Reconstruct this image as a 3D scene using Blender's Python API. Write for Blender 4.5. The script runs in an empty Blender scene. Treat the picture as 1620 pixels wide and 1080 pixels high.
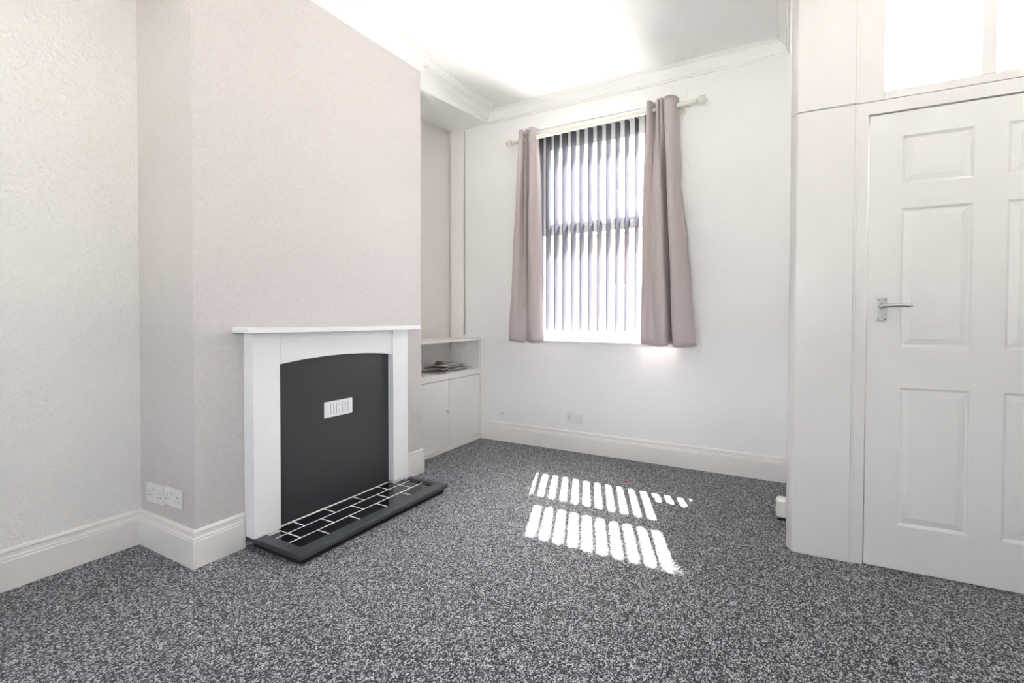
import bpy, bmesh, math, random
from mathutils import Vector, Matrix
random.seed(7)
S = bpy.context.scene
COL = S.collection

# ---------------------------------------------------------------- camera
YAW, PITCH, ROLL = map(math.radians, (29.8307, 0.6438, -0.0637))
fw = Vector((-math.sin(YAW) * math.cos(PITCH), math.cos(YAW) * math.cos(PITCH), -math.sin(PITCH)))
rt0 = Vector((math.cos(YAW), math.sin(YAW), 0))
up0 = rt0.cross(fw)
rt = math.cos(ROLL) * rt0 + math.sin(ROLL) * up0
up = -math.sin(ROLL) * rt0 + math.cos(ROLL) * up0
cd = bpy.data.cameras.new('camera')
cam = bpy.data.objects.new('camera', cd)
COL.objects.link(cam)
M = Matrix((rt, up, -fw)).transposed().to_4x4()
M.translation = Vector((0, 0, 1.1097))
cam.matrix_world = M
cd.sensor_width = 36
cd.lens = 768.94 / 1620 * 36
cd.shift_y = -(540 - 507.99) / 1620
cd.clip_start = 0.02
S.camera = cam

# ---------------------------------------------------------------- sky, sun, exposure
SUN_DIR = Vector((0.39, -1.0, -1.47)).normalized()       # the way the light travels
w = bpy.data.worlds.new('sky')
S.world = w
w.use_nodes = True
wn = w.node_tree.nodes
wl = w.node_tree.links
sky = wn.new('ShaderNodeTexSky')
sky.sky_type = 'NISHITA'
sky.sun_disc = False
sky.sun_elevation = math.asin(-SUN_DIR.z)
sky.sun_rotation = math.atan2(-SUN_DIR.x, -SUN_DIR.y)
sky.dust_density = 2.0
bgn = wn['Background']
hs = wn.new('ShaderNodeHueSaturation')
hs.inputs['Saturation'].default_value = 0.3
wl.new(sky.outputs[0], hs.inputs['Color'])
wl.new(hs.outputs[0], bgn.inputs[0])
bgn.inputs[1].default_value = 0.26
sd = bpy.data.lights.new('sun', 'SUN')
sd.energy = 15.0
sd.angle = math.radians(0.9)
sd.color = (1.0, 0.985, 0.965)
sun = bpy.data.objects.new('sun', sd)
sun.rotation_euler = SUN_DIR.to_track_quat('-Z', 'Y').to_euler()
sun.location = (-2, 8, 8)
COL.objects.link(sun)


def portal(name, loc, nrm, sx, sy):
    ld = bpy.data.lights.new(name, 'AREA')
    ld.shape = 'RECTANGLE'
    ld.size, ld.size_y = sx, sy
    ld.cycles.is_portal = True
    o = bpy.data.objects.new(name, ld)
    o.location = loc
    o.rotation_euler = Vector(nrm).to_track_quat('-Z', 'Y').to_euler()
    COL.objects.link(o)


portal('window_portal', (-1.335, 4.02, 1.78), (0, -1, 0), 1.3, 1.9)
portal('added_window_portal', (-0.5, -1.63, 1.45), (0, 1, 0), 1.5, 1.4)  # portal for the rear window added as fill

vs = S.view_settings
vs.view_transform = 'Standard'
vs.look = 'None'
vs.gamma = 1
vs.use_curve_mapping = False
vs.exposure = 3.32
S.cycles.max_bounces = 12
S.cycles.diffuse_bounces = 8
S.cycles.transparent_max_bounces = 16
S.cycles.sample_clamp_indirect = 12
S.cycles.caustics_reflective = False
S.cycles.caustics_refractive = False


# ---------------------------------------------------------------- helpers
def box(bm, x0, x1, y0, y1, z0, z1):
    vv = [bm.verts.new((x, y, z)) for z in (z0, z1) for y in (y0, y1) for x in (x0, x1)]
    for f in ((0, 2, 3, 1), (4, 5, 7, 6), (0, 1, 5, 4), (2, 6, 7, 3), (0, 4, 6, 2), (1, 3, 7, 5)):
        bm.faces.new([vv[i] for i in f])
    return vv


def boxbm(*dims):
    bm = bmesh.new()
    for d in dims:
        box(bm, *d)
    return bm


def prism(bm, pts, place, closed=True):
    """pts: 2-D outline; place(a,b,k) -> 3-D for the two ends k=0/1."""
    A = [bm.verts.new(place(a, b, 0)) for a, b in pts]
    B = [bm.verts.new(place(a, b, 1)) for a, b in pts]
    n = len(pts)
    for i in range(n if closed else n - 1):
        j = (i + 1) % n
        bm.faces.new((A[i], A[j], B[j], B[i]))
    if closed:
        bm.faces.new(A[::-1])
        bm.faces.new(B)


def tube(bm, pts, r, seg=12, caps=True):
    pts = [Vector(p) for p in pts]
    rs = r if isinstance(r, (list, tuple)) else [r] * len(pts)
    rings = []
    prev = None
    for i, p in enumerate(pts):
        t = (pts[min(i + 1, len(pts) - 1)] - pts[max(i - 1, 0)]).normalized()
        if prev is None:
            a = Vector((0, 0, 1)) if abs(t.z) < 0.9 else Vector((1, 0, 0))
            u = t.cross(a).normalized()
        else:
            u = (prev - t * prev.dot(t)).normalized()
        prev = u
        v = t.cross(u)
        rings.append([bm.verts.new(p + (u * math.cos(2 * math.pi * k / seg) + v * math.sin(2 * math.pi * k / seg)) * rs[i]) for k in range(seg)])
    for a, b in zip(rings, rings[1:]):
        for k in range(seg):
            bm.faces.new((a[k], a[(k + 1) % seg], b[(k + 1) % seg], b[k]))
    if caps:
        bm.faces.new(rings[0][::-1])
        bm.faces.new(rings[-1])


LEAN = 0.0


def obj(name, bm, mat, parent=None, bevel=0.0, smooth=False, local=False, seg=2, label=None):
    bmesh.ops.recalc_face_normals(bm, faces=bm.faces)
    if parent is not None and not local:
        p = parent
        off = Vector((0, 0, 0))
        while p is not None:
            off += p.location
            p = p.parent
        bmesh.ops.translate(bm, verts=bm.verts, vec=-off)
    if LEAN:
        for vv_ in bm.verts:      # the old lobby partition is a little out of plumb
            vv_.co.x += LEAN * (vv_.co.z - 0.85)
    me = bpy.data.meshes.new(name)
    bm.to_mesh(me)
    bm.free()
    me.materials.append(mat)
    o = bpy.data.objects.new(name, me)
    COL.objects.link(o)
    if parent is not None:
        o.parent = parent
    if bevel:
        m = o.modifiers.new('bevel', 'BEVEL')
        m.width = bevel
        m.segments = seg
        m.limit_method = 'ANGLE'
        m.angle_limit = math.radians(35)
        smooth = True
    if smooth:
        for pl in me.polygons:
            pl.use_smooth = True
        e = o.modifiers.new('wn', 'WEIGHTED_NORMAL') if bevel else None
        if e:
            e.keep_sharp = True
    if label:
        o['label'] = label
    return o


def thing(name, label, cat, loc=(0, 0, 0), rz=0, group=None):
    o = bpy.data.objects.new(name, None)
    o.empty_display_size = 0.1
    o.location = loc
    o.rotation_euler = (0, 0, rz)
    COL.objects.link(o)
    o['label'] = label
    o['category'] = cat
    if group:
        o['group'] = group
    return o


def tag(o, label, cat, group=None):
    o['label'] = label
    o['category'] = cat
    if group:
        o['group'] = group
    return o


def struct(o, label=None, cat='structure'):
    o['kind'] = 'structure'
    if label:
        o['label'] = label
        o['category'] = cat
    return o


# ---------------------------------------------------------------- materials
def mat(name, col, rough=0.5, spec=0.5, metal=0.0):
    m = bpy.data.materials.new(name)
    m.use_nodes = True
    b = m.node_tree.nodes['Principled BSDF']
    b.inputs['Base Color'].default_value = (*col, 1)
    b.inputs['Roughness'].default_value = rough
    b.inputs['Specular IOR Level'].default_value = spec
    b.inputs['Metallic'].default_value = metal
    return m


def nd(m, t, **kw):
    n = m.node_tree.nodes.new(t)
    for k, v in kw.items():
        setattr(n, k, v)
    return n


def lk(m, a, b):
    m.node_tree.links.new(a, b)


def coords(m, scale=(1, 1, 1), rot=(0, 0, 0)):
    tc = nd(m, 'ShaderNodeTexCoord')
    mp = nd(m, 'ShaderNodeMapping')
    mp.inputs['Scale'].default_value = scale
    mp.inputs['Rotation'].default_value = rot
    lk(m, tc.outputs['Object'], mp.inputs['Vector'])
    return mp.outputs['Vector']


def bump(m, height, strength=0.3, dist=0.002):
    b = nd(m, 'ShaderNodeBump')
    b.inputs['Strength'].default_value = strength
    b.inputs['Distance'].default_value = dist
    lk(m, height, b.inputs['Height'])
    lk(m, b.outputs[0], m.node_tree.nodes['Principled BSDF'].inputs['Normal'])


def noise(m, vec, scale, detail=3, rough=0.5):
    n = nd(m, 'ShaderNodeTexNoise')
    n.inputs['Scale'].default_value = scale
    n.inputs['Detail'].default_value = detail
    n.inputs['Roughness'].default_value = rough
    lk(m, vec, n.inputs['Vector'])
    return n.outputs['Fac']


def ramp(m, fac, stops, interp='LINEAR'):
    r = nd(m, 'ShaderNodeValToRGB')
    cr = r.color_ramp
    cr.interpolation = interp
    while len(cr.elements) < len(stops):
        cr.elements.new(0.5)
    for e, (p, c) in zip(cr.elements, stops):
        e.position = p
        e.color = (*c, 1)
    lk(m, fac, r.inputs['Fac'])
    return r.outputs['Color']


def painted(name, col, rough=0.55, var=0.03, bscale=60, bstr=0.08, spec=0.4):
    m = mat(name, col, rough, spec)
    v = coords(m)
    c = ramp(m, noise(m, v, 1.7, 4), [(0.3, tuple(x * (1 - var) for x in col)), (0.7, tuple(min(1, x * (1 + var)) for x in col))])
    lk(m, c, m.node_tree.nodes['Principled BSDF'].inputs['Base Color'])
    bump(m, noise(m, v, bscale, 4), bstr, 0.002)
    return m


WHITE_WALL = painted('white wall paint', (0.835, 0.83, 0.825), 0.6, 0.012, 35, 0.12, 0.25)
CEIL = painted('ceiling paint', (0.84, 0.835, 0.825), 0.8, 0.01, 30, 0.08, 0.1)
GLOSS = painted('cream white gloss paint', (0.83, 0.805, 0.775), 0.28, 0.015, 14, 0.05, 0.5)
PARTI = painted('white gloss joinery paint', (0.725, 0.705, 0.69), 0.3, 0.012, 12, 0.06, 0.5)
DOORP = painted('door white paint', (0.735, 0.72, 0.705), 0.38, 0.01, 60, 0.04, 0.45)
SURR = painted('fire surround white', (0.86, 0.86, 0.865), 0.38, 0.008, 20, 0.02, 0.45)
CUP = painted('cupboard white paint', (0.83, 0.81, 0.785), 0.4, 0.012, 30, 0.08, 0.4)

# left wall: pebbly leaf-embossed paper
EMB = mat('embossed off white wallpaper', (0.80, 0.785, 0.76), 0.55, 0.3)
v = coords(EMB, (1, 1, 1.0), (0.3, 0.2, 0.6))
vo = nd(EMB, 'ShaderNodeTexVoronoi')
vo.feature = 'SMOOTH_F1'
vo.inputs['Scale'].default_value = 85
lk(EMB, v, vo.inputs['Vector'])
ad = nd(EMB, 'ShaderNodeMath', operation='ADD')
lk(EMB, vo.outputs['Distance'], ad.inputs[0])
lk(EMB, noise(EMB, v, 40, 3), ad.inputs[1])
bump(EMB, ad.outputs[0], 0.6, 0.005)

# chimney breast: taupe linen paper
LIN = mat('taupe linen wallpaper', (0.6, 0.55, 0.52), 0.5, 0.35)
v1 = coords(LIN, (420, 420, 45))
v2 = coords(LIN, (60, 60, 600))
n1 = noise(LIN, v1, 1.0, 3)
n2 = noise(LIN, v2, 1.0, 3)
ad = nd(LIN, 'ShaderNodeMath', operation='ADD')
lk(LIN, n1, ad.inputs[0])
lk(LIN, n2, ad.inputs[1])
hf = nd(LIN, 'ShaderNodeMath', operation='MULTIPLY')
hf.inputs[1].default_value = 0.5
lk(LIN, ad.outputs[0], hf.inputs[0])
c = ramp(LIN, hf.outputs[0], [(0.34, (0.55, 0.512, 0.502)), (0.66, (0.68, 0.642, 0.632))])
lk(LIN, c, LIN.node_tree.nodes['Principled BSDF'].inputs['Base Color'])
bump(LIN, hf.outputs[0], 0.45, 0.002)

# carpet: charcoal and pale grey loop pile
CARP = mat('charcoal fleck loop carpet', (0.1, 0.1, 0.1), 0.6, 0.35)
vc = coords(CARP, (1, 0.78, 1), (0, 0, math.radians(52)))
nz = nd(CARP, 'ShaderNodeTexNoise')
nz.inputs['Scale'].default_value = 90
nz.inputs['Detail'].default_value = 2
lk(CARP, vc, nz.inputs['Vector'])
mx = nd(CARP, 'ShaderNodeVectorMath', operation='MULTIPLY_ADD')
mx.inputs[1].default_value = (0.004, 0.004, 0.0)
lk(CARP, nz.outputs['Color'], mx.inputs[0])
lk(CARP, vc, mx.inputs[2])
vo = nd(CARP, 'ShaderNodeTexVoronoi')
vo.voronoi_dimensions = '2D'
vo.inputs['Scale'].default_value = 280
vo.inputs['Randomness'].default_value = 0.8
lk(CARP, mx.outputs[0], vo.inputs['Vector'])
sp = nd(CARP, 'ShaderNodeSeparateColor')
lk(CARP, vo.outputs['Color'], sp.inputs[0])
big = noise(CARP, vc, 55, 2)
mm = nd(CARP, 'ShaderNodeMath', operation='MULTIPLY_ADD')
mm.inputs[1].default_value = 0.38
lk(CARP, big, mm.inputs[0])
m2 = nd(CARP, 'ShaderNodeMath', operation='MULTIPLY')
m2.inputs[1].default_value = 0.84
lk(CARP, sp.outputs[0], m2.inputs[0])
lk(CARP, m2.outputs[0], mm.inputs[2])
CARP_STOPS = [(0.24, (0.007, 0.007, 0.009)), (0.48, (0.026, 0.026, 0.029)), (0.63, (0.09, 0.09, 0.099)), (0.79, (0.30, 0.30, 0.325)), (0.94, (0.62, 0.62, 0.66))]
cc = ramp(CARP, mm.outputs[0], CARP_STOPS)
lk(CARP, cc, CARP.node_tree.nodes['Principled BSDF'].inputs['Base Color'])
inv = nd(CARP, 'ShaderNodeMath', operation='SUBTRACT')
inv.inputs[0].default_value = 1.0
lk(CARP, vo.outputs['Distance'], inv.inputs[1])
bump(CARP, inv.outputs[0], 0.7, 0.004)
pb = CARP.node_tree.nodes['Principled BSDF']
pb.inputs['Sheen Weight'].default_value = 0.12
pb.inputs['Sheen Roughness'].default_value = 0.4
pb.inputs['Sheen Tint'].default_value = (0.95, 0.96, 1.0, 1)

BLACKP = mat('satin charcoal panel', (0.035, 0.036, 0.039), 0.42, 0.5)
bump(BLACKP, noise(BLACKP, coords(BLACKP), 220, 3), 0.05, 0.001)
RIM = mat('hearth rim charcoal', (0.05, 0.054, 0.062), 0.38, 0.5)
TILE = mat('glossy black tile', (0.008, 0.008, 0.01), 0.06, 0.6)
GROUT = mat('white grout', (0.8, 0.8, 0.78), 0.7)
bump(GROUT, noise(GROUT, coords(GROUT), 300, 2), 0.2, 0.001)
PLASTIC = mat('white plastic', (0.76, 0.755, 0.75), 0.3, 0.5)
PLAST2 = mat('bright white plastic', (0.86, 0.86, 0.88), 0.35, 0.5)
DARK = mat('dark slot', (0.02, 0.02, 0.02), 0.7)
SCREW = mat('dark screw', (0.08, 0.08, 0.08), 0.4, 0.5, 0.7)
CHROME = mat('satin chrome', (0.62, 0.63, 0.63), 0.22, 0.5, 1.0)
ROD = mat('pale sage cream painted metal', (0.72, 0.73, 0.62), 0.35)
UPVC = mat('window frame plastic', (0.85, 0.85, 0.86), 0.3)
REDM = mat('red scrap', (0.6, 0.02, 0.03), 0.6)
RED_LED = mat('red switch marks', (0.55, 0.08, 0.06), 0.5)
PIPEP = painted('pinkish white boxing paint', (0.83, 0.79, 0.775), 0.35, 0.01, 20, 0.05)
BRASS = mat('worn brass', (0.45, 0.33, 0.18), 0.45, 0.5, 1.0)


def translucent_fabric(name, col, tcol, fac, rough=0.7, weave=500):
    m = mat(name, col, rough, 0.2)
    nt = m.node_tree
    pb_ = nt.nodes['Principled BSDF']
    out = nt.nodes['Material Output']
    tr = nd(m, 'ShaderNodeBsdfTranslucent')
    tr.inputs[0].default_value = (*tcol, 1)
    mxs = nd(m, 'ShaderNodeMixShader')
    mxs.inputs[0].default_value = fac
    lk(m, pb_.outputs[0], mxs.inputs[1])
    lk(m, tr.outputs[0], mxs.inputs[2])
    lk(m, mxs.outputs[0], out.inputs[0])
    bump(m, noise(m, coords(m), weave, 2), 0.15, 0.0006)
    return m


SLAT = translucent_fabric('charcoal blind fabric', (0.07, 0.07, 0.078), (0.40, 0.40, 0.455), 0.40)
CURT = translucent_fabric('dusky taupe curtain satin', (0.50, 0.435, 0.43), (0.5, 0.40, 0.39), 0.05, 0.42)
CURT.node_tree.nodes['Principled BSDF'].inputs['Specular IOR Level'].default_value = 0.5
CURT.node_tree.nodes['Principled BSDF'].inputs['Sheen Weight'].default_value = 0.25

GLASS = bpy.data.materials.new('clear window glass')
GLASS.use_nodes = True
nt = GLASS.node_tree
nt.nodes.remove(nt.nodes['Principled BSDF'])
tr = nt.nodes.new('ShaderNodeBsdfTransparent')
gl = nt.nodes.new('ShaderNodeBsdfGlossy')
gl.inputs['Roughness'].default_value = 0.02
fr = nt.nodes.new('ShaderNodeLayerWeight')     # Schlick curve, the same on both faces of the pane
fr.inputs['Blend'].default_value = 0.5
pw = nt.nodes.new('ShaderNodeMath')
pw.operation = 'POWER'
pw.inputs[1].default_value = 5
nt.links.new(fr.outputs['Facing'], pw.inputs[0])
ml = nt.nodes.new('ShaderNodeMath')
ml.operation = 'MULTIPLY_ADD'
ml.inputs[1].default_value = 0.96
ml.inputs[2].default_value = 0.04
nt.links.new(pw.outputs[0], ml.inputs[0])
mxs = nt.nodes.new('ShaderNodeMixShader')
nt.links.new(ml.outputs[0], mxs.inputs[0])
nt.links.new(tr.outputs[0], mxs.inputs[1])
nt.links.new(gl.outputs[0], mxs.inputs[2])
nt.links.new(mxs.outputs[0], nt.nodes['Material Output'].inputs[0])

FROST = bpy.data.materials.new('frosted glass')
FROST.use_nodes = True
nt = FROST.node_tree
nt.nodes.remove(nt.nodes['Principled BSDF'])
a = nt.nodes.new('ShaderNodeBsdfTranslucent')
a.inputs[0].default_value = (0.95, 0.96, 0.95, 1)
b = nt.nodes.new('ShaderNodeBsdfGlossy')
b.inputs['Roughness'].default_value = 0.25
mxs = nt.nodes.new('ShaderNodeMixShader')
mxs.inputs[0].default_value = 0.06
nt.links.new(a.outputs[0], mxs.inputs[1])
nt.links.new(b.outputs[0], mxs.inputs[2])
nt.links.new(mxs.outputs[0], nt.nodes['Material Output'].inputs[0])

BULB = bpy.data.materials.new('added bulb glow')  # glow of the bulb added in the lobby
BULB.use_nodes = True
BULB.node_tree.nodes['Principled BSDF'].inputs['Emission Color'].default_value = (1, 0.97, 0.93, 1)
BULB.node_tree.nodes['Principled BSDF'].inputs['Emission Strength'].default_value = 30

BRICK = mat('red brick', (0.4, 0.16, 0.11), 0.8)
bt = nd(BRICK, 'ShaderNodeTexBrick')
bt.inputs['Color1'].default_value = (0.50, 0.30, 0.25, 1)
bt.inputs['Color2'].default_value = (0.44, 0.25, 0.2, 1)
bt.inputs['Mortar'].default_value = (0.5, 0.45, 0.4, 1)
bt.inputs['Scale'].default_value = 4.4
bt.inputs['Mortar Size'].default_value = 0.015
lk(BRICK, coords(BRICK, (1, 1, 1), (math.radians(90), 0, 0)), bt.inputs['Vector'])
lk(BRICK, bt.outputs['Color'], BRICK.node_tree.nodes['Principled BSDF'].inputs['Base Color'])
SLATE = painted('roof slate', (0.13, 0.13, 0.15), 0.7, 0.1)
PAVE = painted('pale concrete paving', (0.5, 0.49, 0.46), 0.85, 0.08)
DGLASS = mat('net curtained house glass', (0.6, 0.6, 0.6), 0.08)

# ---------------------------------------------------------------- room dimensions (metres)
XL = -2.761          # left wall
XC = -2.276          # chimney breast face
Y0, Y1 = 1.155, 2.671  # chimney breast near / far sides
YB = 3.696           # window wall
XR = 1.30            # right wall
YR = -1.50           # wall behind the camera
ZC = 2.915           # ceiling
XP = -0.008          # lobby side wall face
XK = -2.444          # cupboard front
WX0, WX1, WZ0, WZ1 = -1.93, -0.76, 0.885, 2.70   # window recess

# floor
struct(obj('floor', boxbm((XL - .1, XR + .1, YR - .1, YB + .3, -0.12, 0)), CARP),
       'charcoal and pale grey flecked loop pile carpet covering the floor', 'floor')
struct(obj('ceiling', boxbm((XL - .1, XR + .1, YR - .1, YB + .3, ZC, ZC + .15)), CEIL), 'smooth white painted ceiling', 'ceiling')
struct(obj('wall_left', boxbm((XL - .12, XL, YR - .1, YB + .3, 0, ZC)), EMB), 'off white embossed wallpaper wall at the far left', 'wall')
struct(obj('wall_right', boxbm((XR, XR + .12, YR - .1, YB + .3, 0, ZC)), WHITE_WALL), 'white wall beyond the door', 'wall')
struct(obj('wall_chimney', boxbm((XL, XC, Y0, Y1, 0, ZC)), LIN), 'chimney breast papered in taupe linen wallpaper', 'wall')
bm = boxbm((XL, WX0, YB, YB + .30, 0, ZC), (WX1, XR, YB, YB + .30, 0, ZC), (WX0, WX1, YB, YB + .30, 0, WZ0), (WX0, WX1, YB, YB + .30, WZ1, ZC))
wall_back = struct(obj('wall_back', bm, WHITE_WALL), 'white painted window wall at the far end of the room', 'wall')
# rear wall with an unseen window added behind the camera for fill light
RX0, RX1, RZ0, RZ1 = -1.2, 0.2, 0.8, 2.1
bm = boxbm((XL, RX0, YR - .12, YR, 0, ZC), (RX1, XR, YR - .12, YR, 0, ZC), (RX0, RX1, YR - .12, YR, 0, RZ0), (RX0, RX1, YR - .12, YR, RZ1, ZC))
struct(obj('wall_front', bm, WHITE_WALL), 'white wall behind the camera', 'wall')
w2 = struct(obj('added_rear_window', boxbm((RX0, RX0 + .05, YR - .09, YR - .03, RZ0, RZ1), (RX1 - .05, RX1, YR - .09, YR - .03, RZ0, RZ1),
                                  (RX0 + .05, RX1 - .05, YR - .09, YR - .03, RZ0, RZ0 + .05), (RX0 + .05, RX1 - .05, YR - .09, YR - .03, RZ1 - .05, RZ1),
                                  (-.53, -.47, YR - .09, YR - .03, RZ0 + .05, RZ1 - .05)), UPVC), 'white framed window added behind the camera for fill light', 'window')

# lobby side wall
struct(obj('wall_lobby', boxbm((XP, XP + .09, 2.74, YB, 0, ZC)), WHITE_WALL), 'white side wall of the entrance lobby', 'wall')
# alcove bulkhead
bm = bmesh.new()
P0 = [(-2.28, Y1, 2.712), (-2.372, YB, 2.838)]
lo0 = bm.verts.new(P0[0]); lo1 = bm.verts.new(P0[1])
bk0 = bm.verts.new((XL, Y1, 2.775)); bk1 = bm.verts.new((XL, YB, 2.815))
t0 = bm.verts.new((-2.28, Y1, ZC)); t1 = bm.verts.new((-2.372, YB, ZC))
tb0 = bm.verts.new((XL, Y1, ZC)); tb1 = bm.verts.new((XL, YB, ZC))
for f in ((lo0, lo1, bk1, bk0), (lo0, t0, t1, lo1), (t0, tb0, tb1, t1), (bk0, bk1, tb1, tb0), (lo0, bk0, tb0, t0), (lo1, t1, tb1, bk1)):
    bm.faces.new(f)
struct(obj('wall_bulkhead', bm, CEIL), 'white boxed bulkhead under the ceiling across the alcove', 'wall')


# cornices: profile (out from wall, down from ceiling)
def cornice(name, p, q, nrm, w_, h_, label, m=CEIL, m0=0.0, m1=0.0):
    prof = [(0, 0), (w_, 0), (w_, .007), (w_ - .012, .009), (w_ - .014, .016), (w_ - .026, .018), (w_ - .034, .026), (w_ * .48, h_ * .42), (w_ * .3, h_ * .62), (.022, h_ * .80), (.02, h_ * .84), (.012, h_ * .86), (.011, h_), (0, h_)]
    p, q, nrm = Vector(p), Vector(q), Vector(nrm)
    d = (q - p).normalized()
    bm_ = bmesh.new()
    prism(bm_, prof, lambda a, b, k: (p if k == 0 else q) + nrm * a - Vector((0, 0, b)) + d * (a * (m0 if k == 0 else m1)))
    return struct(obj(name, bm_, m), label, 'cornice')


cornice('trim_1', (XC, YR, ZC), (XC, Y1, ZC), (1, 0, 0), .095, .088, 'moulded white cornice along the top of the chimney breast', m1=0.0)
cornice('trim_2', (XL + .39, Y1, ZC), (XL + .39, YB, ZC), (1, 0, 0), .15, .075, 'moulded white cornice above the alcove bulkhead', m1=-1)
cornice('trim_3', (XL + .39, YB, ZC), (XP, YB, ZC), (0, -1, 0), .085, .09, 'moulded white cornice above the window', m0=1, m1=-1)
cornice('trim_4', (XP, 2.70, ZC), (XP, YB, ZC), (-1, 0, 0), .085, .09, 'moulded white cornice along the lobby side wall', m1=-1)


# skirtings
def skirt(name, p, q, nrm, label, m0=0.0, m1=0.0):
    prof = [(0, 0), (.016, 0), (.0165, .118), (.0145, .122), (.0145, .130), (.011, .136), (.010, .150), (.0125, .153), (.0125, .158), (.008, .1665), (0, .168)]
    p, q, nrm = Vector(p), Vector(q), Vector(nrm)
    d = (q - p).normalized()
    bm_ = bmesh.new()
    prism(bm_, prof, lambda a, b, k: (p if k == 0 else q) + nrm * a + Vector((0, 0, b)) + d * (a * (m0 if k == 0 else m1)))
    return struct(obj(name, bm_, GLOSS), label, 'skirting board')


skirt('baseboard_left', (XL, YR, 0), (XL, Y0, 0), (1, 0, 0), 'cream gloss skirting board along the embossed left wall', m1=-1)
skirt('baseboard_chimney_side', (XL, Y0, 0), (XC, Y0, 0), (0, -1, 0), 'cream gloss skirting under the double sockets on the chimney breast side', m0=1, m1=1)
skirt('baseboard_chimney_near', (XC, Y0, 0), (XC, 1.373, 0), (1, 0, 0), 'short cream gloss skirting between chimney corner and fireplace leg', m0=-1)
skirt('baseboard_chimney_far', (XC, 2.442, 0), (XC, Y1, 0), (1, 0, 0), 'short cream gloss skirting on the far side of the fireplace', m1=1)
skirt('baseboard_alcove', (XC, Y1, 0), (XK, Y1, 0), (0, 1, 0), 'skirting return between chimney breast and cupboard', m0=-1)
skirt('baseboard_back', (XK + .004, YB, 0), (XP, YB, 0), (0, -1, 0), 'long cream gloss skirting board below the window')

# raised lining panel round the window (its edge shows as a hairline)
bm = boxbm((-2.30, WX0, YB - .004, YB, .9, 2.795), (WX1, -.655, YB - .004, YB, .9, 2.795), (WX0, WX1, YB - .004, YB, WZ1, 2.795))
struct(obj('trim_5', bm, WHITE_WALL, bevel=.0015), 'flush white lining panel around the window opening', 'panel')

# pipe boxing in the alcove corner
bm = boxbm((XL, -2.70, 3.655, YB, 0.93, 2.83))
pts = [(XL, YB), (XL, 3.645), (-2.735, 3.628), (-2.722, 3.628), (-2.705, 3.640), (-2.66, 3.66), (-2.632, 3.676), (-2.625, YB)]
bm.free(); bm = bmesh.new()
prism(bm, pts, lambda a, b, k: (a, b, (0.04, 2.822)[k]))
struct(obj('trim_6', bm, PIPEP, bevel=.002), 'narrow pinkish white boxed pipe running up the alcove corner', 'pipe boxing')
# shade of the gap at its window-side edge, painted as a grey strip
tag(obj('gap_shade_strip', boxbm((-2.6255, -2.619, YB - .0035, YB - .0005, 0.935, 2.815)), mat('grey gap shade', (0.32, 0.3, 0.27), 0.8)), 'thin grey strip painted as the dark gap beside the boxed pipe', 'gap shade')

# ---------------------------------------------------------------- window 1
win = bpy.data.objects.new('window_1', None)
win.location = ((WX0 + WX1) / 2, 3.86, WZ0)
COL.objects.link(win)
struct(win, 'white plastic framed window with a wide transom bar behind the blind', 'window')
FY0, FY1 = 3.83, 3.90
obj('window_frame', boxbm((WX0, WX0 + .055, FY0, FY1, WZ0, WZ1), (WX1 - .055, WX1, FY0, FY1, WZ0, WZ1), (WX0 + .055, WX1 - .055, FY0, FY1, 2.56, WZ1),
                          (WX0 + .055, WX1 - .055, FY0, FY1, WZ0, WZ0 + .06), (WX0 + .055, WX1 - .055, FY0, FY1, 1.80, 1.86)), UPVC, win, bevel=.004)
obj('upper_sash', boxbm((WX0 + .055, WX0 + .085, FY0 - .012, FY1 - .01, 1.86, 2.56), (WX1 - .085, WX1 - .055, FY0 - .012, FY1 - .01, 1.86, 2.56),
                        (WX0 + .085, WX1 - .085, FY0 - .012, FY1 - .01, 1.86, 1.90), (WX0 + .085, WX1 - .085, FY0 - .012, FY1 - .01, 2.53, 2.56)), UPVC, win, bevel=.004)
bm = boxbm((-1.365, -1.325, FY0 - .03, FY0 - .012, 1.868, 1.89))
tube(bm, [(-1.345, FY0 - .03, 1.88), (-1.345, FY0 - .045, 1.88), (-1.27, FY0 - .047, 1.882)], .006, 8)
obj('window_handle', bm, UPVC, win, smooth=False)
obj('pane', boxbm((WX0 + .055, WX1 - .055, 3.868, 3.872, WZ0 + .06, 1.80)), GLASS, win)
obj('pane', boxbm((WX0 + .085, WX1 - .085, 3.858, 3.862, 1.90, 2.53)), GLASS, win)
struct(obj('trim_7', boxbm((WX0 + .001, WX1 - .001, YB - .022, FY0, WZ0, WZ0 + .018)), GLOSS, bevel=.005), 'white window sill board below the vertical blind', 'window sill')

# ---------------------------------------------------------------- lobby partition (local frame: s along, t away from the camera)
LEAN = 0.0068
PL = (0.2914, 2.646, 0)
PA = math.radians(2.15)


def pstruct(name, bm, m, label, cat, **k):
    o = obj(name, bm, m, None, local=True, **k)
    o.location = PL
    o.rotation_euler = (0, 0, PA)
    return struct(o, label, cat)


def pier(z0, z1, e=0.0):
    bm_ = bmesh.new()
    pts_ = [(-.272 - e, -.012 - e), (-.054, -.012 - e), (-.054, .12), (-.298 - e, .12), (-.300 - e, .036), (-.278 - e, -.009 - e)]
    prism(bm_, pts_, lambda a_, b_, k: (a_, b_, (z0, z1)[k]))
    return bm_


pstruct('trim_8', pier(0, 2.045), PARTI, 'broad white gloss pier beside the door, lower board with rounded corner', 'pier', bevel=.004)
pstruct('trim_9', pier(2.0475, ZC, .001), PARTI, 'upper board of the white pier above the thin joint', 'pier', bevel=.004)
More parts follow.
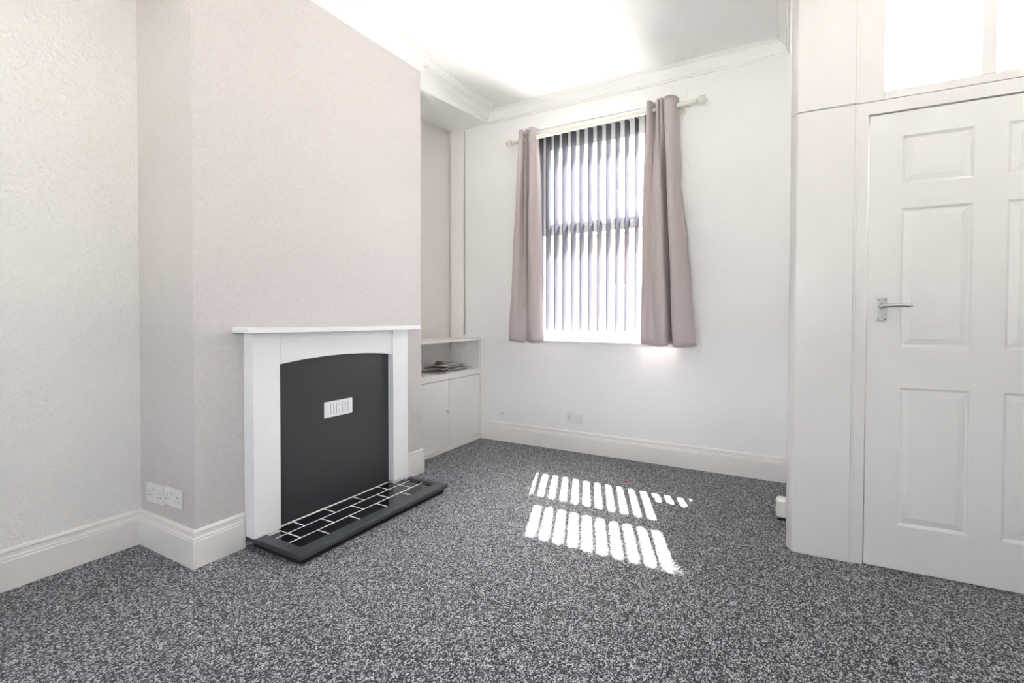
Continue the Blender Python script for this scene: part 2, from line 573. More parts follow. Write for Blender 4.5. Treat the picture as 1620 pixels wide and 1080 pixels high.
# door frame
pstruct('trim_10', boxbm((-.054, -.0045, -.002, .12, 0, 2.045), (-.054, -.046, -.008, -.002, 0, 2.045), (-.008, .771, -.002, .12, 1.989, 2.045), (.771, 1.02, -.002, .12, 0, 2.045),
                         (.759, .771, .043, .12, 0, 1.989), (-.008, .771, .043, .12, 1.975, 1.989)), PARTI,
        'white gloss frame around the six panel door', 'door frame', bevel=.002)
pstruct('trim_11', boxbm((-.054, .050, 0, .10, 2.0475, 2.56), (-.054, -.040, -.008, 0, 2.0475, ZC), (.05, 1.02, 0, .10, 2.0475, 2.083), (.365, .411, 0, .10, 2.083, 2.56), (.725, 1.02, 0, .10, 2.083, 2.56), (-.054, 1.02, 0, .10, 2.56, ZC)),
        PARTI, 'white gloss transom frame above the door with two frosted panes', 'transom frame', bevel=.003)
tw = bpy.data.objects.new('window_3', None)
tw.location = PL
tw.rotation_euler = (0, 0, PA)
COL.objects.link(tw)
struct(tw, 'bright frosted fanlight panes above the panelled door', 'window')
for s0, s1 in ((.05, .365), (.411, .725)):
    # slightly uneven putty edge
    obj('pane', boxbm((s0 - .004, s1 + .004, .045, .051, 2.079, 2.564)), FROST, tw, local=True)
    bm = bmesh.new()
    tube(bm, [(s0 + .002 + random.uniform(-.0015, .0015), .041, 2.085 + k * .0315) for k in range(16)], .0035, 6)
    tube(bm, [(s1 - .002 + random.uniform(-.0015, .0015), .041, 2.085 + k * .0315) for k in range(16)], .0035, 6)
    obj('putty_edge', bm, GLOSS, tw, local=True)

# door
dr = bpy.data.objects.new('door_1', None)
dr.location = PL
dr.rotation_euler = (0, 0, PA)
COL.objects.link(dr)
struct(dr, 'white six panel internal door with a chrome lever handle', 'door')
DZ0, DZ1, DW = .006, 1.982, .762
rects = []
for sa, sb in ((.114, .350), (.450, .686)):
    for za, zb in ((.200, .799), (.972, 1.571), (1.671, 1.881)):
        rects.append((sa, sb, za, zb))
xs = [0, .114, .350, .450, .686, DW]
zs = [DZ0, .200, .799, .972, 1.571, 1.671, 1.881, DZ1]
bm = bmesh.new()
grid = {}
for i, x in enumerate(xs):
    for j, z in enumerate(zs):
        grid[i, j] = bm.verts.new((x, 0, z))
for i in range(5):
    for j in range(7):
        if i in (1, 3) and j in (1, 3, 5):
            continue
        bm.faces.new((grid[i, j], grid[i + 1, j], grid[i + 1, j + 1], grid[i, j + 1]))
bv = {k: bm.verts.new((vv.co.x, .040, vv.co.z)) for k, vv in grid.items()}
for i in range(5):
    for j in range(7):
        bm.faces.new((bv[i, j], bv[i, j + 1], bv[i + 1, j + 1], bv[i + 1, j]))
for i in range(5):
    for j in (0, 7):
        bm.faces.new((grid[i, j], bv[i, j], bv[i + 1, j], grid[i + 1, j]))
for j in range(7):
    for i in (0, 5):
        bm.faces.new((grid[i, j], grid[i, j + 1], bv[i, j + 1], bv[i, j]))
for i in (1, 3):
    for j in (1, 3, 5):
        ring = [(i, j), (i + 1, j), (i + 1, j + 1), (i, j + 1)]
        lowr = [bm.verts.new((grid[k].co.x, .012, grid[k].co.z)) for k in ring]
        for a_ in range(4):
            bm.faces.new((grid[ring[a_]], grid[ring[(a_ + 1) % 4]], lowr[(a_ + 1) % 4], lowr[a_]))
leaf = obj('door_leaf', bm, DOORP, dr, local=True)
for (sa, sb, za, zb) in rects:
    bm = bmesh.new()
    # ogee steps at the edge, then a long bevel up to the raised field
    steps = [(0.0, 0.0005), (.0035, .0022), (.0045, .0052), (.009, .0095), (.0125, .0105), (.036, .0035), (.038, .0028)]
    rings = []
    for d_, t_ in steps:
        rings.append([bm.verts.new(c_) for c_ in ((sa + d_, t_, za + d_), (sb - d_, t_, za + d_), (sb - d_, t_, zb - d_), (sa + d_, t_, zb - d_))])
    for r0, r1 in zip(rings, rings[1:]):
        for k in range(4):
            bm.faces.new((r0[k], r0[(k + 1) % 4], r1[(k + 1) % 4], r1[k]))
    bm.faces.new(rings[-1])
    bks = [bm.verts.new((c_.co.x, .02, c_.co.z)) for c_ in rings[0]]
    for k in range(4):
        bm.faces.new((rings[0][k], bks[k], bks[(k + 1) % 4], rings[0][(k + 1) % 4]))
    bm.faces.new(bks[::-1])
    obj('panel', bm, DOORP, dr, local=True)
# handle
hp = obj('handle_plate', boxbm((.032, .070, -.0035, 0, 1.084, 1.186)), CHROME, dr, local=True, bevel=.0015)
for sx in (.0385, .0635):
    for sz in (1.092, 1.178):
        bm = bmesh.new()
        tube(bm, [(sx, -.0033, sz), (sx, -.0045, sz)], .0028, 10)
        obj('screw', bm, SCREW, hp, local=True)
bm = bmesh.new()
tube(bm, [(.051, -.003, 1.150), (.051, -.010, 1.150)], [.013, .011], 16)
lv = []
for k in range(13):
    u_ = k / 12
    lv.append((.051 + .098 * max(0, (u_ - .15) / .85), -.010 - .034 * min(1, u_ / .3) ** .8, 1.150 + .003 * math.sin(u_ * 3)))
tube(bm, lv, [.0085, .0095, .010, .0098, .009, .0082, .0076, .0072, .007, .0068, .0066, .0064, .005], 12)
obj('lever', bm, CHROME, dr, smooth=True, local=True)
pstruct('trim_12', boxbm((-.0047, -.0040, .006, .03, 1.075, 1.175)), BRASS, 'small brass strike plate in the door frame gap', 'strike plate')

LEAN = 0.0
# added lobby lamp, itself unseen, hung behind the transom to brighten the frosted panes
lp = thing('added_pendant_lamp', 'unseen pendant bulb added inside the lobby to brighten the frosted panes', 'lamp', (.64, 3.18, ZC))
bm = bmesh.new()
tube(bm, [(.64, 3.18, ZC), (.64, 3.18, ZC - .02)], .045, 16)
obj('ceiling_rose', bm, PLASTIC, lp)
bm = bmesh.new()
tube(bm, [(.64, 3.18, ZC - .02), (.64, 3.18, ZC - .22)], .003, 6)
obj('cord', bm, PLASTIC, lp)
bm = bmesh.new()
bmesh.ops.create_uvsphere(bm, u_segments=16, v_segments=10, radius=.035, matrix=Matrix.Translation((.64, 3.18, ZC - .26)))
bu = obj('bulb', bm, BULB, lp, smooth=True)
ld = bpy.data.lights.new('added_lobby_light', 'POINT')  # unseen light added behind the frosted panes
ld.energy = 13
ld.shadow_soft_size = .05
ld.color = (1, .98, .96)
lo = bpy.data.objects.new('added_lobby_light', ld)
lo.location = (.64, 3.18, ZC - .34)
COL.objects.link(lo)

# ---------------------------------------------------------------- fireplace surround
fp = thing('fireplace_surround', 'plain white fireplace surround with mantel shelf and arched black back panel', 'fireplace', (XC, 1.91, 0))
FX = -2.195
for ya, yb in ((1.377, 1.516), (2.307, 2.443)):
    obj('leg', boxbm((XC + .003, FX, ya, yb, .053, 1.035)), SURR, fp, bevel=.002)
# header with arch
bm = bmesh.new()
N = 28
ya, yb = 1.516, 2.307
arc = []
for k in range(N + 1):
    u_ = k / N
    arc.append((ya + (yb - ya) * u_, .868 + .025 * (1 - (2 * u_ - 1) ** 2)))
front_lo = [bm.verts.new((FX - .012, y, z)) for y, z in arc]
front_hi = [bm.verts.new((FX - .012, y, 1.035)) for y, z in arc]
back_lo = [bm.verts.new((-2.238, y, z)) for y, z in arc]
back_hi = [bm.verts.new((-2.238, y, 1.035)) for y, z in arc]
for k in range(N):
    bm.faces.new((front_lo[k], front_lo[k + 1], front_hi[k + 1], front_hi[k]))
    bm.faces.new((back_lo[k], back_hi[k], back_hi[k + 1], back_lo[k + 1]))
    bm.faces.new((front_lo[k], back_lo[k], back_lo[k + 1], front_lo[k + 1]))
    bm.faces.new((front_hi[k], front_hi[k + 1], back_hi[k + 1], back_hi[k]))
bm.faces.new((front_lo[0], front_hi[0], back_hi[0], back_lo[0]))
bm.faces.new((front_lo[N], back_lo[N], back_hi[N], front_hi[N]))
obj('header_panel', bm, SURR, fp)
bm = boxbm((XC + .003, -2.140, 1.325, 2.507, 1.032, 1.057))
for vv in bm.verts:
    vv.co.z += -.012 * (vv.co.y - 1.325) / 1.18 + (-.002)
obj('mantel_shelf', bm, SURR, fp, bevel=.0025)
obj('back_panel', boxbm((XC + .003, -2.2385, 1.516, 2.307, .0405, .92)), BLACKP, fp, label='matt charcoal back panel filling the arched opening')

# vent grille
vg = thing('vent_grille', 'small white slotted vent grille fixed on the charcoal fireplace panel', 'vent', (-2.2385, 1.909, .587))
VY0, VY1, VZ0, VZ1 = 1.811, 2.007, .543, .631
sl = [1.850 + .0205 * k for k in range(7)]
bm = bmesh.new()
xf = -2.2335
cuts = [VY0]
box(bm, -2.2385, xf, VY0, sl[0], VZ0, VZ1)
for k in range(7):
    y1_ = sl[k] + .006
    yn = sl[k + 1] if k < 6 else VY1
    box(bm, -2.2385, xf, y1_, yn, VZ0, VZ1)
    box(bm, -2.2385, xf, sl[k], y1_, VZ0, VZ0 + .012)
    box(bm, -2.2385, xf, sl[k], y1_, VZ1 - .012, VZ1)
    if k == 3:
        box(bm, -2.2385, xf + .001, sl[k] - .002, y1_ + .002, .58, .60)
bmesh.ops.remove_doubles(bm, verts=bm.verts, dist=1e-5)
obj('plate', bm, PLAST2, vg)
obj('slot_backing', boxbm((-2.2384, -2.2378, 1.845, 1.985, .55, .625)), mat('grey mesh', (0.33, 0.33, 0.34), .7), vg)

# ---------------------------------------------------------------- hearth
he = thing('hearth', 'low black tiled hearth with white grout and charcoal rim on the carpet', 'hearth', (-2.06, 1.91, 0))
HX1, HY0, HY1 = -1.868, 1.382, 2.444
TX = [-2.2375, -2.142, -2.044, -1.946]
obj('grout_bed', boxbm((-2.2385, -1.905, 1.42, 2.406, .030, .0418)), GROUT, he, label='white grout between the tiles')
obj('plinth', boxbm((-2.2385, HX1 - .022, HY0 + .02, HY1 - .02, .0, .030)), mat('hearth plinth', (.012, .012, .014), .6), he)
bm = boxbm((-2.27, -1.942, HY0, 1.439, .030, .053), (-2.17, -1.942, 2.402, HY1, .030, .053), (-1.942, HX1, HY0, HY1, .030, .053))
obj('rim', bm, RIM, he, bevel=.0025)
g = .0040
rows = [(1.516, [1.612, 1.806, 2.009, 2.206], 2.307), (1.44, [1.515, 1.712, 1.913, 2.108, 2.304], 2.401), (1.44, [1.612, 1.810, 2.006, 2.205], 2.401)]
TM = {}
for r_, (ya, js, yb) in enumerate(rows):
    e_ = [ya - g + .001] + js + [yb + g - .001]
    xa, xb = TX[r_] + (g if r_ else 0.004), (TX[r_ + 1] - g if r_ < 2 else -1.944)
    for y_a, y_b in zip(e_, e_[1:]):
        obj('tile', boxbm((xa, xb, y_a + g, y_b - g, .0385, .0425)), TILE, he, bevel=.0012)
# tiles that run under the leg edge
for ya, yb in ((1.44, 1.512), (2.311, 2.401)):
    obj('tile', boxbm((-2.19, -2.145, ya, yb, .0385, .0425)), TILE, he, bevel=.0012)
bm = bmesh.new()
tube(bm, [(-2.2365, 1.518 + .785 * k / 24, .0435 + random.uniform(-.001, .001)) for k in range(25)], .0035, 6)
obj('grout_bead', bm, GROUT, he)

# ---------------------------------------------------------------- alcove cupboard
cb = thing('alcove_cupboard', 'white built in alcove cupboard with two plain doors and an open shelf', 'cupboard', (-2.6, 3.18, 0))
CY0, CY1 = 2.69, YB - .006
obj('top_shelf', boxbm((XL + .001, XK + .004, CY0, 3.640, .890, .912), (-2.615, XK + .004, 3.640, CY1, .890, .912)), CUP, cb, bevel=.002)
obj('middle_shelf', boxbm((XL + .001, XK + .003, CY0, 3.620, .588, .638), (-2.615, XK + .003, 3.620, CY1, .588, .638)), CUP, cb, bevel=.0015)
obj('stile', boxbm((XK - .02, XK + .002, 3.665, CY1, .045, .890)), CUP, cb, bevel=.001)
obj('stile', boxbm((XK - .02, XK + .002, CY0, 2.73, .045, .890)), CUP, cb, bevel=.001)
obj('plinth', boxbm((XK - .02, XK + .012, CY0, CY1, .0, .043)), CUP, cb, bevel=.004)
d1 = obj('door', boxbm((XK - .018, XK, 2.734, 3.2105, .047, .583)), CUP, cb, bevel=.0015)
d2 = obj('door', boxbm((XK - .018, XK, 3.2145, 3.663, .047, .583)), CUP, cb, bevel=.0015)
bm = bmesh.new()
tube(bm, [(XK - .001, 3.188, .325), (XK + .008, 3.188, .325), (XK + .012, 3.188, .325), (XK + .018, 3.188, .325), (XK + .024, 3.188, .325), (XK + .027, 3.188, .325)], [.007, .007, .012, .016, .0135, .004], 16)
obj('knob', bm, PLASTIC, d1, smooth=True)
bm = boxbm((XK + .006, XK + .036, YB - .0085, YB - .0045, .17, .915))
bt_ = tag(obj('batten', bm, CUP, bevel=.001), 'slim white batten on the window wall edging the cupboard', 'batten')
for z_ in (.86, .80, .54, .47, .23, .19):
    bm = bmesh.new()
    tube(bm, [(XK + .021 + random.uniform(-.004, .004), YB - .0084, z_), (XK + .021, YB - .0092, z_)], .0022, 8)
    obj('nail_head', bm, mat('filled nail', (.62, .6, .57), .6), bt_)


# ---------------------------------------------------------------- papers on the open shelf
def paper(name, cx, cy, z, w_, l_, rot, th, m, curl=.01, nx=8, ny=8, seed=0, fold=0):
    rnd = random.Random(seed)
    ph = [rnd.uniform(0, 6) for _ in range(4)]
    bm_ = bmesh.new()

    def surf(i, j):
        a_, b_ = i / nx - .5, j / ny - .5
        zz = curl * (.5 + .5 * math.sin(5 * a_ + ph[0]) * math.cos(4 * b_ + ph[1])) * (.3 + 1.4 * max(abs(a_), abs(b_)))
        x_, y_ = a_ * w_, b_ * l_
        return (cx + x_ * math.cos(rot) - y_ * math.sin(rot), cy + x_ * math.sin(rot) + y_ * math.cos(rot), z + zz)
    T = [[bm_.verts.new(surf(i, j)) for j in range(ny + 1)] for i in range(nx + 1)]
    for row in T:
        for vv in row:
            vv.co.z += th
    B = [[bm_.verts.new(surf(i, j)) for j in range(ny + 1)] for i in range(nx + 1)]
    for i in range(nx):
        for j in range(ny):
            bm_.faces.new((T[i][j], T[i + 1][j], T[i + 1][j + 1], T[i][j + 1]))
            bm_.faces.new((B[i][j], B[i][j + 1], B[i + 1][j + 1], B[i + 1][j]))
    for i in range(nx):
        bm_.faces.new((T[i][0], B[i][0], B[i + 1][0], T[i + 1][0]))
        bm_.faces.new((T[i][ny], T[i + 1][ny], B[i + 1][ny], B[i][ny]))
    for j in range(ny):
        bm_.faces.new((T[0][j], T[0][j + 1], B[0][j + 1], B[0][j]))
        bm_.faces.new((T[nx][j], B[nx][j], B[nx][j + 1], T[nx][j + 1]))
    return obj(name, bm_, m, smooth=False)


def printed(name, base, ink, sc):
    m = mat(name, base, .6)
    v_ = coords(m, (sc, sc * 3, sc))
    c_ = ramp(m, noise(m, v_, 1, 4, .7), [(.42, ink), (.54, base)])
    lk(m, c_, m.node_tree.nodes['Principled BSDF'].inputs['Base Color'])
    return m


NEWS = printed('grey newsprint', (.68, .65, .61), (.36, .33, .31), 30)
MAG = printed('magazine print', (.62, .58, .6), (.16, .12, .11), 18)
BUFF = printed('buff paper', (.66, .60, .52), (.5, .45, .4), 10)
PWHITE = mat('white letter paper', (.8, .8, .78), .6)
PGREEN = mat('pale mint leaflet', (.62, .72, .66), .6)
PPEACH = mat('peach leaflet', (.75, .5, .4), .6)
BROWNP = printed('brown folded card', (.30, .2, .17), (.1, .06, .05), 20)
G = 'loose papers on the open alcove shelf'
for spec in (
        ('newspaper', -2.560, 3.33, .6385, .20, .38, .10, .006, NEWS, .006, 1, 'grey printed newspaper at the bottom of the paper pile', 'newspaper'),
        ('magazine', -2.555, 3.40, .6515, .19, .30, -.12, .006, MAG, .010, 2, 'dark printed magazine in the pile, poking out at the window end', 'magazine'),
        ('newspaper', -2.575, 3.285, .6665, .19, .30, .22, .003, BUFF, .012, 3, 'buff coloured folded newspaper curling up at the chimney end of the pile', 'newspaper'),
        ('magazine', -2.565, 3.37, .6815, .18, .28, .05, .004, MAG, .008, 4, 'brown and purple printed magazine near the top of the pile', 'magazine'),
        ('letter', -2.570, 3.33, .6925, .19, .32, .12, .0015, PWHITE, .006, 5, 'white letter sheet lying on top of the paper pile', 'letter')):
    nm, cx, cy, z_, w_, l_, ro, th, m_, cu, sd_, lab, cat = spec
    tag(paper(nm, cx, cy, z_, w_, l_, ro, th, m_, cu, seed=sd_), lab, cat, G)


def tent(name, cx, cy, z, w_, l_, h_, m, lab, cat, ry=0):
    bm_ = bmesh.new()
    n_ = 10
    th = .0012
    up_, dn_ = [], []
    for k in range(n_ + 1):
        u_ = k / n_
        yy = cy - l_ / 2 + l_ * u_
        zz = z + h_ * (1 - abs(2 * u_ - 1) ** 1.3)
        up_.append([bm_.verts.new((cx - w_ / 2 + ry * (u_ - .5), yy, zz + th)), bm_.verts.new((cx + w_ / 2 + ry * (u_ - .5), yy, zz + th))])
        dn_.append([bm_.verts.new((cx - w_ / 2 + ry * (u_ - .5), yy, zz)), bm_.verts.new((cx + w_ / 2 + ry * (u_ - .5), yy, zz))])
    for k in range(n_):
        bm_.faces.new((up_[k][0], up_[k][1], up_[k + 1][1], up_[k + 1][0]))
        bm_.faces.new((dn_[k][0], dn_[k + 1][0], dn_[k + 1][1], dn_[k][1]))
        bm_.faces.new((up_[k][0], up_[k + 1][0], dn_[k + 1][0], dn_[k][0]))
        bm_.faces.new((up_[k][1], dn_[k][1], dn_[k + 1][1], up_[k + 1][1]))
    bm_.faces.new((up_[0][0], dn_[0][0], dn_[0][1], up_[0][1]))
    bm_.faces.new((up_[-1][0], up_[-1][1], dn_[-1][1], dn_[-1][0]))
    return tag(obj(name, bm_, m, smooth=False), lab, cat, G)


tent('folded_card', -2.545, 3.215, .696, .05, .055, .034, BROWNP, 'small brown folded card standing bent on top of the papers', 'card', .02)
tent('leaflet', -2.56, 3.265, .696, .09, .07, .014, PPEACH, 'small peach leaflet beside the brown folded card', 'leaflet', .01)
tent('leaflet', -2.60, 3.36, .696, .12, .13, .024, PGREEN, 'pale mint leaflet bowed up on top of the papers', 'leaflet', .03)


# ---------------------------------------------------------------- sockets
def socket(name, origin, ux, nrm, w_, h_, label, th=.009, red=False, faint=False, switches=True):
    """double socket; origin = centre on wall."""
    o = thing(name, label, 'socket', origin)
    ux, nr = Vector(ux), Vector(nrm)
    O = Vector(origin)

    def bx(u0, u1, d0, d1, z0, z1):
        bm_ = bmesh.new()
        prism(bm_, [(u0, z0), (u1, z0), (u1, z1), (u0, z1)], lambda a_, b_, k: O + ux * a_ + Vector((0, 0, b_)) + nr * (d0, d1)[k])
        return bm_
    obj('faceplate', bx(-w_ / 2, w_ / 2, 0, th, -h_ / 2, h_ / 2), PLASTIC, o, bevel=.0025)
    for sgn in (-1, 1):
        c_ = sgn * w_ * .30
        for du, dz, a_, b_ in ((0, .006, .002, .004), (-.011, -.012, .0032, .002), (.011, -.012, .0032, .002)):
            obj('pin_hole', bx(c_ + du - a_, c_ + du + a_, th - .001, th + .0006, dz - b_, dz + b_), DARK if not faint else SCREW, o)
        if switches:
            obj('switch', bx(sgn * .012 - .0055, sgn * .012 + .0055, th - .001, th + .0025, .006, .028), PLASTIC, o, bevel=.001)
            if red:
                obj('switch_mark', bx(sgn * .012 - .004, sgn * .012 + .004, th + .0024, th + .003, .019, .024), RED_LED, o)
    return o


socket('double_socket', (-2.6055, Y0, .271), (1, 0, 0), (0, -1, 0), .148, .086, 'white double socket with red switch marks, nearer the corner of the chimney side', red=True, th=.012)
socket('double_socket', (-2.447, Y0, .281), (1, 0, 0), (0, -1, 0), .150, .084, 'white double socket nearer the front edge of the chimney side', th=.010)
socket('double_socket', (-1.522, YB, .276), (1, 0, 0), (0, -1, 0), .150, .086, 'white double socket above the skirting below the window', th=.010)
bm = bmesh.new()
tube(bm, [(-2.215, YB, .25), (-2.215, YB - .008, .25), (-2.215, YB - .014, .25)], [.012, .011, .004], 12)
ct = thing('cable_outlet', 'tiny white cable outlet low on the window wall near the cupboard', 'cable outlet', (-2.215, YB, .25))
obj('cap', bm, PLASTIC, ct, smooth=False)
obj('cable_hole', boxbm((-2.221, -2.2155, YB - .0155, YB - .010, .236, .248)), SCREW, ct)

# ---------------------------------------------------------------- curtain rod
cr_ = thing('curtain_rod', 'pale sage curtain rod with ball ends across the window top', 'curtain rod', (-1.31, 3.58, 2.588))
RY = 3.585
RA = Vector((-2.045, RY, 2.574)); RB = Vector((-.575, RY, 2.602))
bm = bmesh.new()
tube(bm, [RA, RB], .0145, 16)
obj('pole', bm, ROD, cr_, smooth=False)
for P_, sg in ((RA, -1), (RB, 1)):
    bm = bmesh.new()
    d_ = Vector((sg, 0, .019 * sg))
    prof = [(-.004, .0175), (.004, .0175), (.006, .013), (.0095, .0125)] + [(.036 - .029 * math.cos(math.radians(a_)), .029 * math.sin(math.radians(a_))) for a_ in (25, 40, 55, 70, 85, 100, 115, 130, 145, 158, 170, 178)]
    tube(bm, [P_ + d_ * a_ for a_, r_ in prof], [r_ for a_, r_ in prof], 20)
    obj('finial', bm, ROD, cr_, smooth=True)
for xb in (-1.985, -.68):
    zb = RA.z + (RB.z - RA.z) * (xb - RA.x) / (RB.x - RA.x)
    bm = boxbm((xb - .012, xb + .012, RY, YB - .004, zb - .022, zb - .012))
    tube(bm, [(xb, YB - .011, zb - .017), (xb, YB - .004, zb - .017)], .022, 16)
    obj('bracket', bm, ROD, cr_)


# ---------------------------------------------------------------- curtains
def catmull(P_, n):
    P_ = [Vector(p) for p in P_]
    P_ = [P_[0] * 2 - P_[1]] + P_ + [P_[-1] * 2 - P_[-2]]
    m_ = len(P_) - 3
    out = []
    for k in range(n + 1):
        t_ = k / n * m_
        i = min(int(t_), m_ - 1)
        t_ -= i
        a_, b_, c_, d_ = P_[i:i + 4]
        out.append(.5 * ((2 * b_) + (c_ - a_) * t_ + (2 * a_ - 5 * b_ + 4 * c_ - d_) * t_ ** 2 + (3 * b_ - a_ - 3 * c_ + d_) * t_ ** 3))
    return out


def curtain(name, top, mid, bot, ztop, zbot, label, inner):
    n_, rows_ = 150, 46
    T, Mi, B = catmull(top, n_), catmull(mid, n_), catmull(bot, n_)
    o = thing(name, label, 'curtain', ((top[0][0] + top[-1][0]) / 2, RY, zbot))
    bm_ = bmesh.new()
    g_ = []
    for r_ in range(rows_ + 1):
        q = r_ / rows_
        row = []
        for k in range(n_ + 1):
            # quadratic blend top->mid->bottom
            if q < .35:
                s_ = q / .35
                s_ = s_ * s_ * (3 - 2 * s_)
                p = T[k].lerp(Mi[k], s_)
            else:
                s_ = (q - .35) / .65
                p = Mi[k].lerp(B[k], s_ * (1.15 - .15 * s_) if s_ < 1 else 1)
            zt = ztop(k / n_) if callable(ztop) else ztop
            zb_ = zbot + .006 * math.sin(k * .09)
            z_ = zt + (zb_ - zt) * q
            wob = .0025 * math.sin(z_ * 9 + k * .12) * q
            row.append(bm_.verts.new((p.x + wob, p.y + wob, z_)))
        g_.append(row)
    for r_ in range(rows_):
        for k in range(n_):
            bm_.faces.new((g_[r_][k], g_[r_][k + 1], g_[r_ + 1][k + 1], g_[r_ + 1][k]))
    c_ = obj('drape', bm_, CURT, o, smooth=True)
    sm = c_.modifiers.new('solid', 'SOLIDIFY')
    sm.thickness = .0022
    sm.offset = 0
    return o, T


yf, yk = RY - .042, RY + .036      # front and back of the folds
# left curtain: pleats bunched tight at the rod
topL = [(-1.985, yk), (-1.975, yf + .02), (-1.955, yf), (-1.935, yf + .02), (-1.925, yk), (-1.912, yf + .03), (-1.900, yf + .005), (-1.890, yk - .01), (-1.880, yf + .02), (-1.865, yf - .002), (-1.845, yf), (-1.825, yf + .03), (-1.82, yk)]
midL = [(-2.015, yk), (-2.005, yf + .02), (-1.985, yf), (-1.955, yf + .01), (-1.938, yk), (-1.925, yf + .03), (-1.91, yf + .005), (-1.898, yk - .01), (-1.885, yf + .02), (-1.865, yf - .004), (-1.84, yf), (-1.81, yf + .03), (-1.795, yk)]
botL = [(-2.085, yk - .01), (-2.078, yf + .03), (-2.050, yf + .0), (-2.005, yf - .004), (-1.955, yf + .012), (-1.925, yf + .03), (-1.912, yf + .034), (-1.903, yf + .03), (-1.890, yf + .012), (-1.865, yf - .004), (-1.825, yf - .004), (-1.785, yf + .02), (-1.762, yf + .05)]
cl, TL = curtain('curtain', topL, midL, botL, 2.652, .892, 'dusky taupe curtain hanging at the left of the window', 1)
# right curtain
topR = [(-.925, yk), (-.912, yf + .01), (-.893, yf), (-.878, yf + .03), (-.868, yk), (-.857, yk), (-.845, yf + .02), (-.832, yf), (-.822, yf + .03), (-.815, yf + .01), (-.803, yf - .002), (-.795, yf + .03), (-.785, yf), (-.755, yf - .012), (-.725, yf), (-.705, yf + .04), (-.700, yk)]
midR = [(-.945, yk), (-.935, yf + .012), (-.905, yf), (-.880, yf + .014), (-.868, yf + .022), (-.858, yf + .014), (-.845, yf + .002), (-.825, yf), (-.808, yf + .008), (-.800, yf + .05), (-.793, yk + .03), (-.779, yk + .03), (-.770, yf + .01), (-.745, yf - .012), (-.715, yf), (-.694, yf + .04), (-.690, yk)]
botR = [(-.960, yk), (-.952, yf + .012), (-.925, yf), (-.895, yf + .012), (-.870, yf + .016), (-.845, yf + .004), (-.820, yf - .006), (-.790, yf - .008), (-.765, yf + .002), (-.754, yf + .045), (-.746, yk + .03), (-.733, yk + .03), (-.724, yf + .005), (-.690, yf - .014), (-.640, yf - .006), (-.590, yf + .01), (-.570, yf + .03)]
cr2, TR = curtain('curtain', topR, midR, botR, 2.660, .892, 'dusky taupe curtain hanging at the right of the window', -1)
EYE = mat('eyelet metal', (.45, .45, .43), .3, .5, 1.0)


def eyelets(o, xs_):
    for x_ in xs_:
        z_ = RA.z + (RB.z - RA.z) * (x_ - RA.x) / (RB.x - RA.x)
        bm_ = bmesh.new()
        R_, r_ = .021, .003
        rg = []
        for a_ in range(20):
            A_ = 2 * math.pi * a_ / 20
            rg.append([bm_.verts.new((x_ + r_ * math.sin(2 * math.pi * b_ / 6), RY + (R_ + r_ * math.cos(2 * math.pi * b_ / 6)) * math.cos(A_), z_ + (R_ + r_ * math.cos(2 * math.pi * b_ / 6)) * math.sin(A_))) for b_ in range(6)])
        for a_ in range(20):
            for b_ in range(6):
                bm_.faces.new((rg[a_][b_], rg[(a_ + 1) % 20][b_], rg[(a_ + 1) % 20][(b_ + 1) % 6], rg[a_][(b_ + 1) % 6]))
        obj('eyelet', bm_, EYE, o, smooth=True)


eyelets(cl, [-1.975, -1.928, -1.885, -1.823])
eyelets(cr2, [-.915, -.874, -.848, -.706])

# ---------------------------------------------------------------- vertical blind
vb = thing('vertical_blind', 'charcoal vertical blind with open slats hanging in the window recess', 'blind', (-1.345, 3.775, 2.66))
BY = 3.765
obj('headrail', boxbm((WX0 + .012, WX1 - .012, BY - .02, BY + .02, 2.665, 2.698)), UPVC, vb, bevel=.003)
SA = math.radians(82.5)      # slat direction in plan
sdv = Vector((math.cos(SA), math.sin(SA), 0))
snv = Vector((-math.sin(SA), math.cos(SA), 0))
SW = .088
ZT, ZB = 2.645, .955
proto_me = None
for k in range(15):
    x_ = -.966 + .0755 * 2 - .0755 * k
    if x_ > WX1 - .03 or x_ < WX0 + .03:
        continue
    ang = random.uniform(-.05, .05)
    if proto_me is None:
        bm = bmesh.new()
        cols = []
        for i in range(5):
            u_ = i / 4 - .5
            off_ = sdv * (u_ * SW) + snv * (.004 * (1 - 4 * u_ * u_))
            zt_ = ZT - ZB
            if i in (1, 3):
                zt_ += .004
            elif i == 2:
                zt_ += .010
            cols.append([bm.verts.new((off_.x, off_.y, z_)) for z_ in (0, .03, .4, .8, 1.2, zt_ - .02, zt_)])
        for i in range(4):
            for j in range(6):
                bm.faces.new((cols[i][j], cols[i + 1][j], cols[i + 1][j + 1], cols[i][j + 1]))
        s_ = obj('slat', bm, SLAT, None, smooth=True)
        sm = s_.modifiers.new('solid', 'SOLIDIFY')
        sm.thickness = .0006
        proto_me = s_.data
        bm = bmesh.new()
        prism(bm, [(-.036, -.0025), (.036, -.0025), (.036, .0025), (-.036, .0025)],
              lambda a_, b_, kk: Vector((0, 0, (-.004, .032)[kk])) + sdv * a_ + snv * (b_ + .0032))
        wt = obj('weight', bm, PLAST2, None, bevel=.001)
        hk = bmesh.new()
        tube(hk, [(0, 0, ZT - ZB - .004), (0, 0, ZT - ZB + .024)], .004, 8)
        hk = obj('hanger', hk, UPVC, None)
        proto = (s_, wt, hk)
        s1_, w1_, h1_ = proto
    else:
        s1_, w1_, h1_ = [p.copy() for p in proto]
        for p in (s1_, w1_, h1_):
            COL.objects.link(p)
    s1_.parent = vb
    s1_.location = Vector((x_, BY, ZB)) - vb.location
    s1_.rotation_euler = (0, 0, ang)
    w1_.parent = s1_
    w1_.location = (0, 0, 0)
    h1_.parent = s1_
    h1_.location = (0, 0, 0)
bm = bmesh.new()
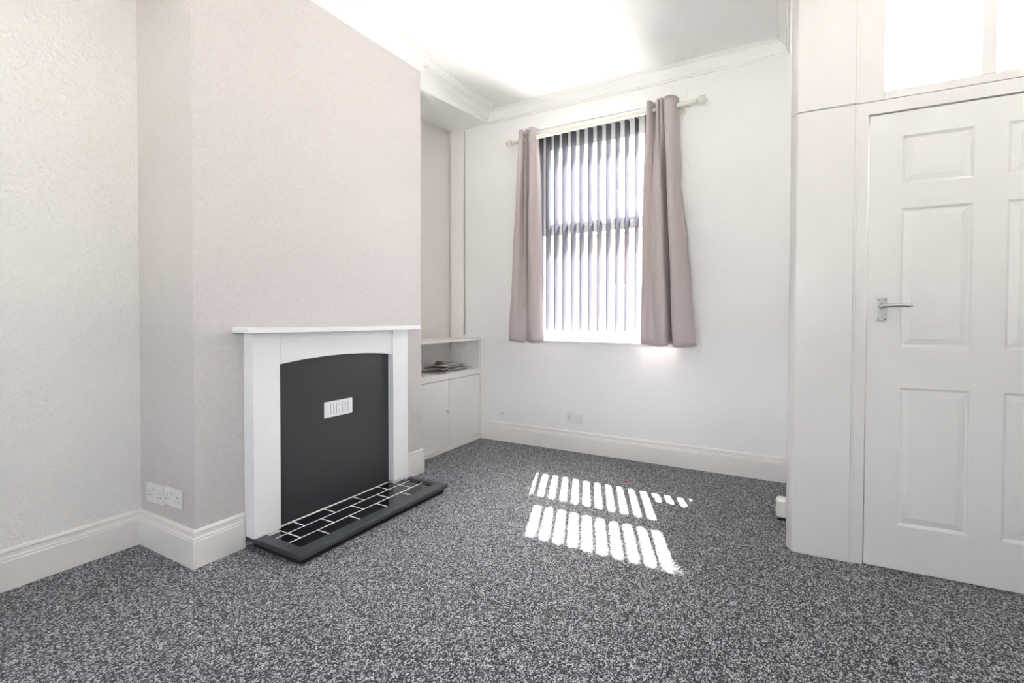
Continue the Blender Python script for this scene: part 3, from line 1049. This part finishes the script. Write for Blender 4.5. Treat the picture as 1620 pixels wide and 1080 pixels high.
xs_ = [-.815 - .0755 * k for k in range(15)]
for yy_ in (-.037, .037):
    pts_ = []
    for i in range(14 * 6 + 1):
        u_ = i / 6
        x_ = -.815 - .0755 * u_
        pts_.append((x_ + sdv.x * yy_, BY + sdv.y * yy_, ZB + .024 - .010 * math.sin(math.pi * (u_ % 1))))
    tube(bm, pts_, .0011, 5)
obj('bottom_chain', bm, PLAST2, vb)

# ---------------------------------------------------------------- small things on the carpet
bx_ = thing('plastic_box', 'small white rounded plastic box on the carpet behind the white pier', 'box', (-.05, 3.02, 0))
obj('casing', boxbm((-.066, XP - .002, 2.99, 3.06, .012, .118)), mat('cream white plastic casing', (.80, .79, .74), .35), bx_, bevel=.018, seg=4)
obj('base_gap_shade', boxbm((-.055, XP - .012, 3.00, 3.05, 0, .013)), DARK, bx_)  # dark block painting the shadowed gap under the casing
bm = bmesh.new()
tube(bm, [(-.958, 3.171, .004), (-.947, 3.168, .007), (-.936, 3.175, .005)], [.003, .0055, .002], 8)
tag(obj('red_scrap', bm, REDM), 'tiny red scrap lying on the carpet beyond the sunlit patch', 'scrap')

# ---------------------------------------------------------------- outside
struct(obj('trim_13', boxbm((-30, 30, YB + .301, 60, -.35, -.30)), PAVE), 'pale street paving outside the window', 'pavement')
struct(obj('trim_14', boxbm((-30, 30, -40, YR - .5, -.35, -.30)), PAVE), 'pale paving outside behind the house', 'pavement')
hb = thing('terrace_house', 'red brick terrace house across the street, seen between blind slats', 'house', (-8, 18, -.3))
wn_ = []
bm = boxbm((-24, 6, 18, 24, -.3, 4.2))
obj('wall', bm, BRICK, hb)
bm = bmesh.new()
prism(bm, [(17.7, 4.2), (24.3, 4.2), (21, 6.2)], lambda a_, b_, k: ((-24.2, 6.2)[k], a_, b_))
obj('roof', bm, SLATE, hb)
for x_ in (-22, -18, -14, -10, -6, -2, 2):
    wf = obj('window', boxbm((x_, x_ + 1.3, 17.93, 18, .6, 2.3)), UPVC, hb)
    obj('pane', boxbm((x_ + .1, x_ + 1.2, 17.91, 17.93, .7, 2.2)), DGLASS, wf)
    obj('door', boxbm((x_ + 2.2, x_ + 3.1, 17.93, 18, -.3, 1.9)), GLOSS, hb)
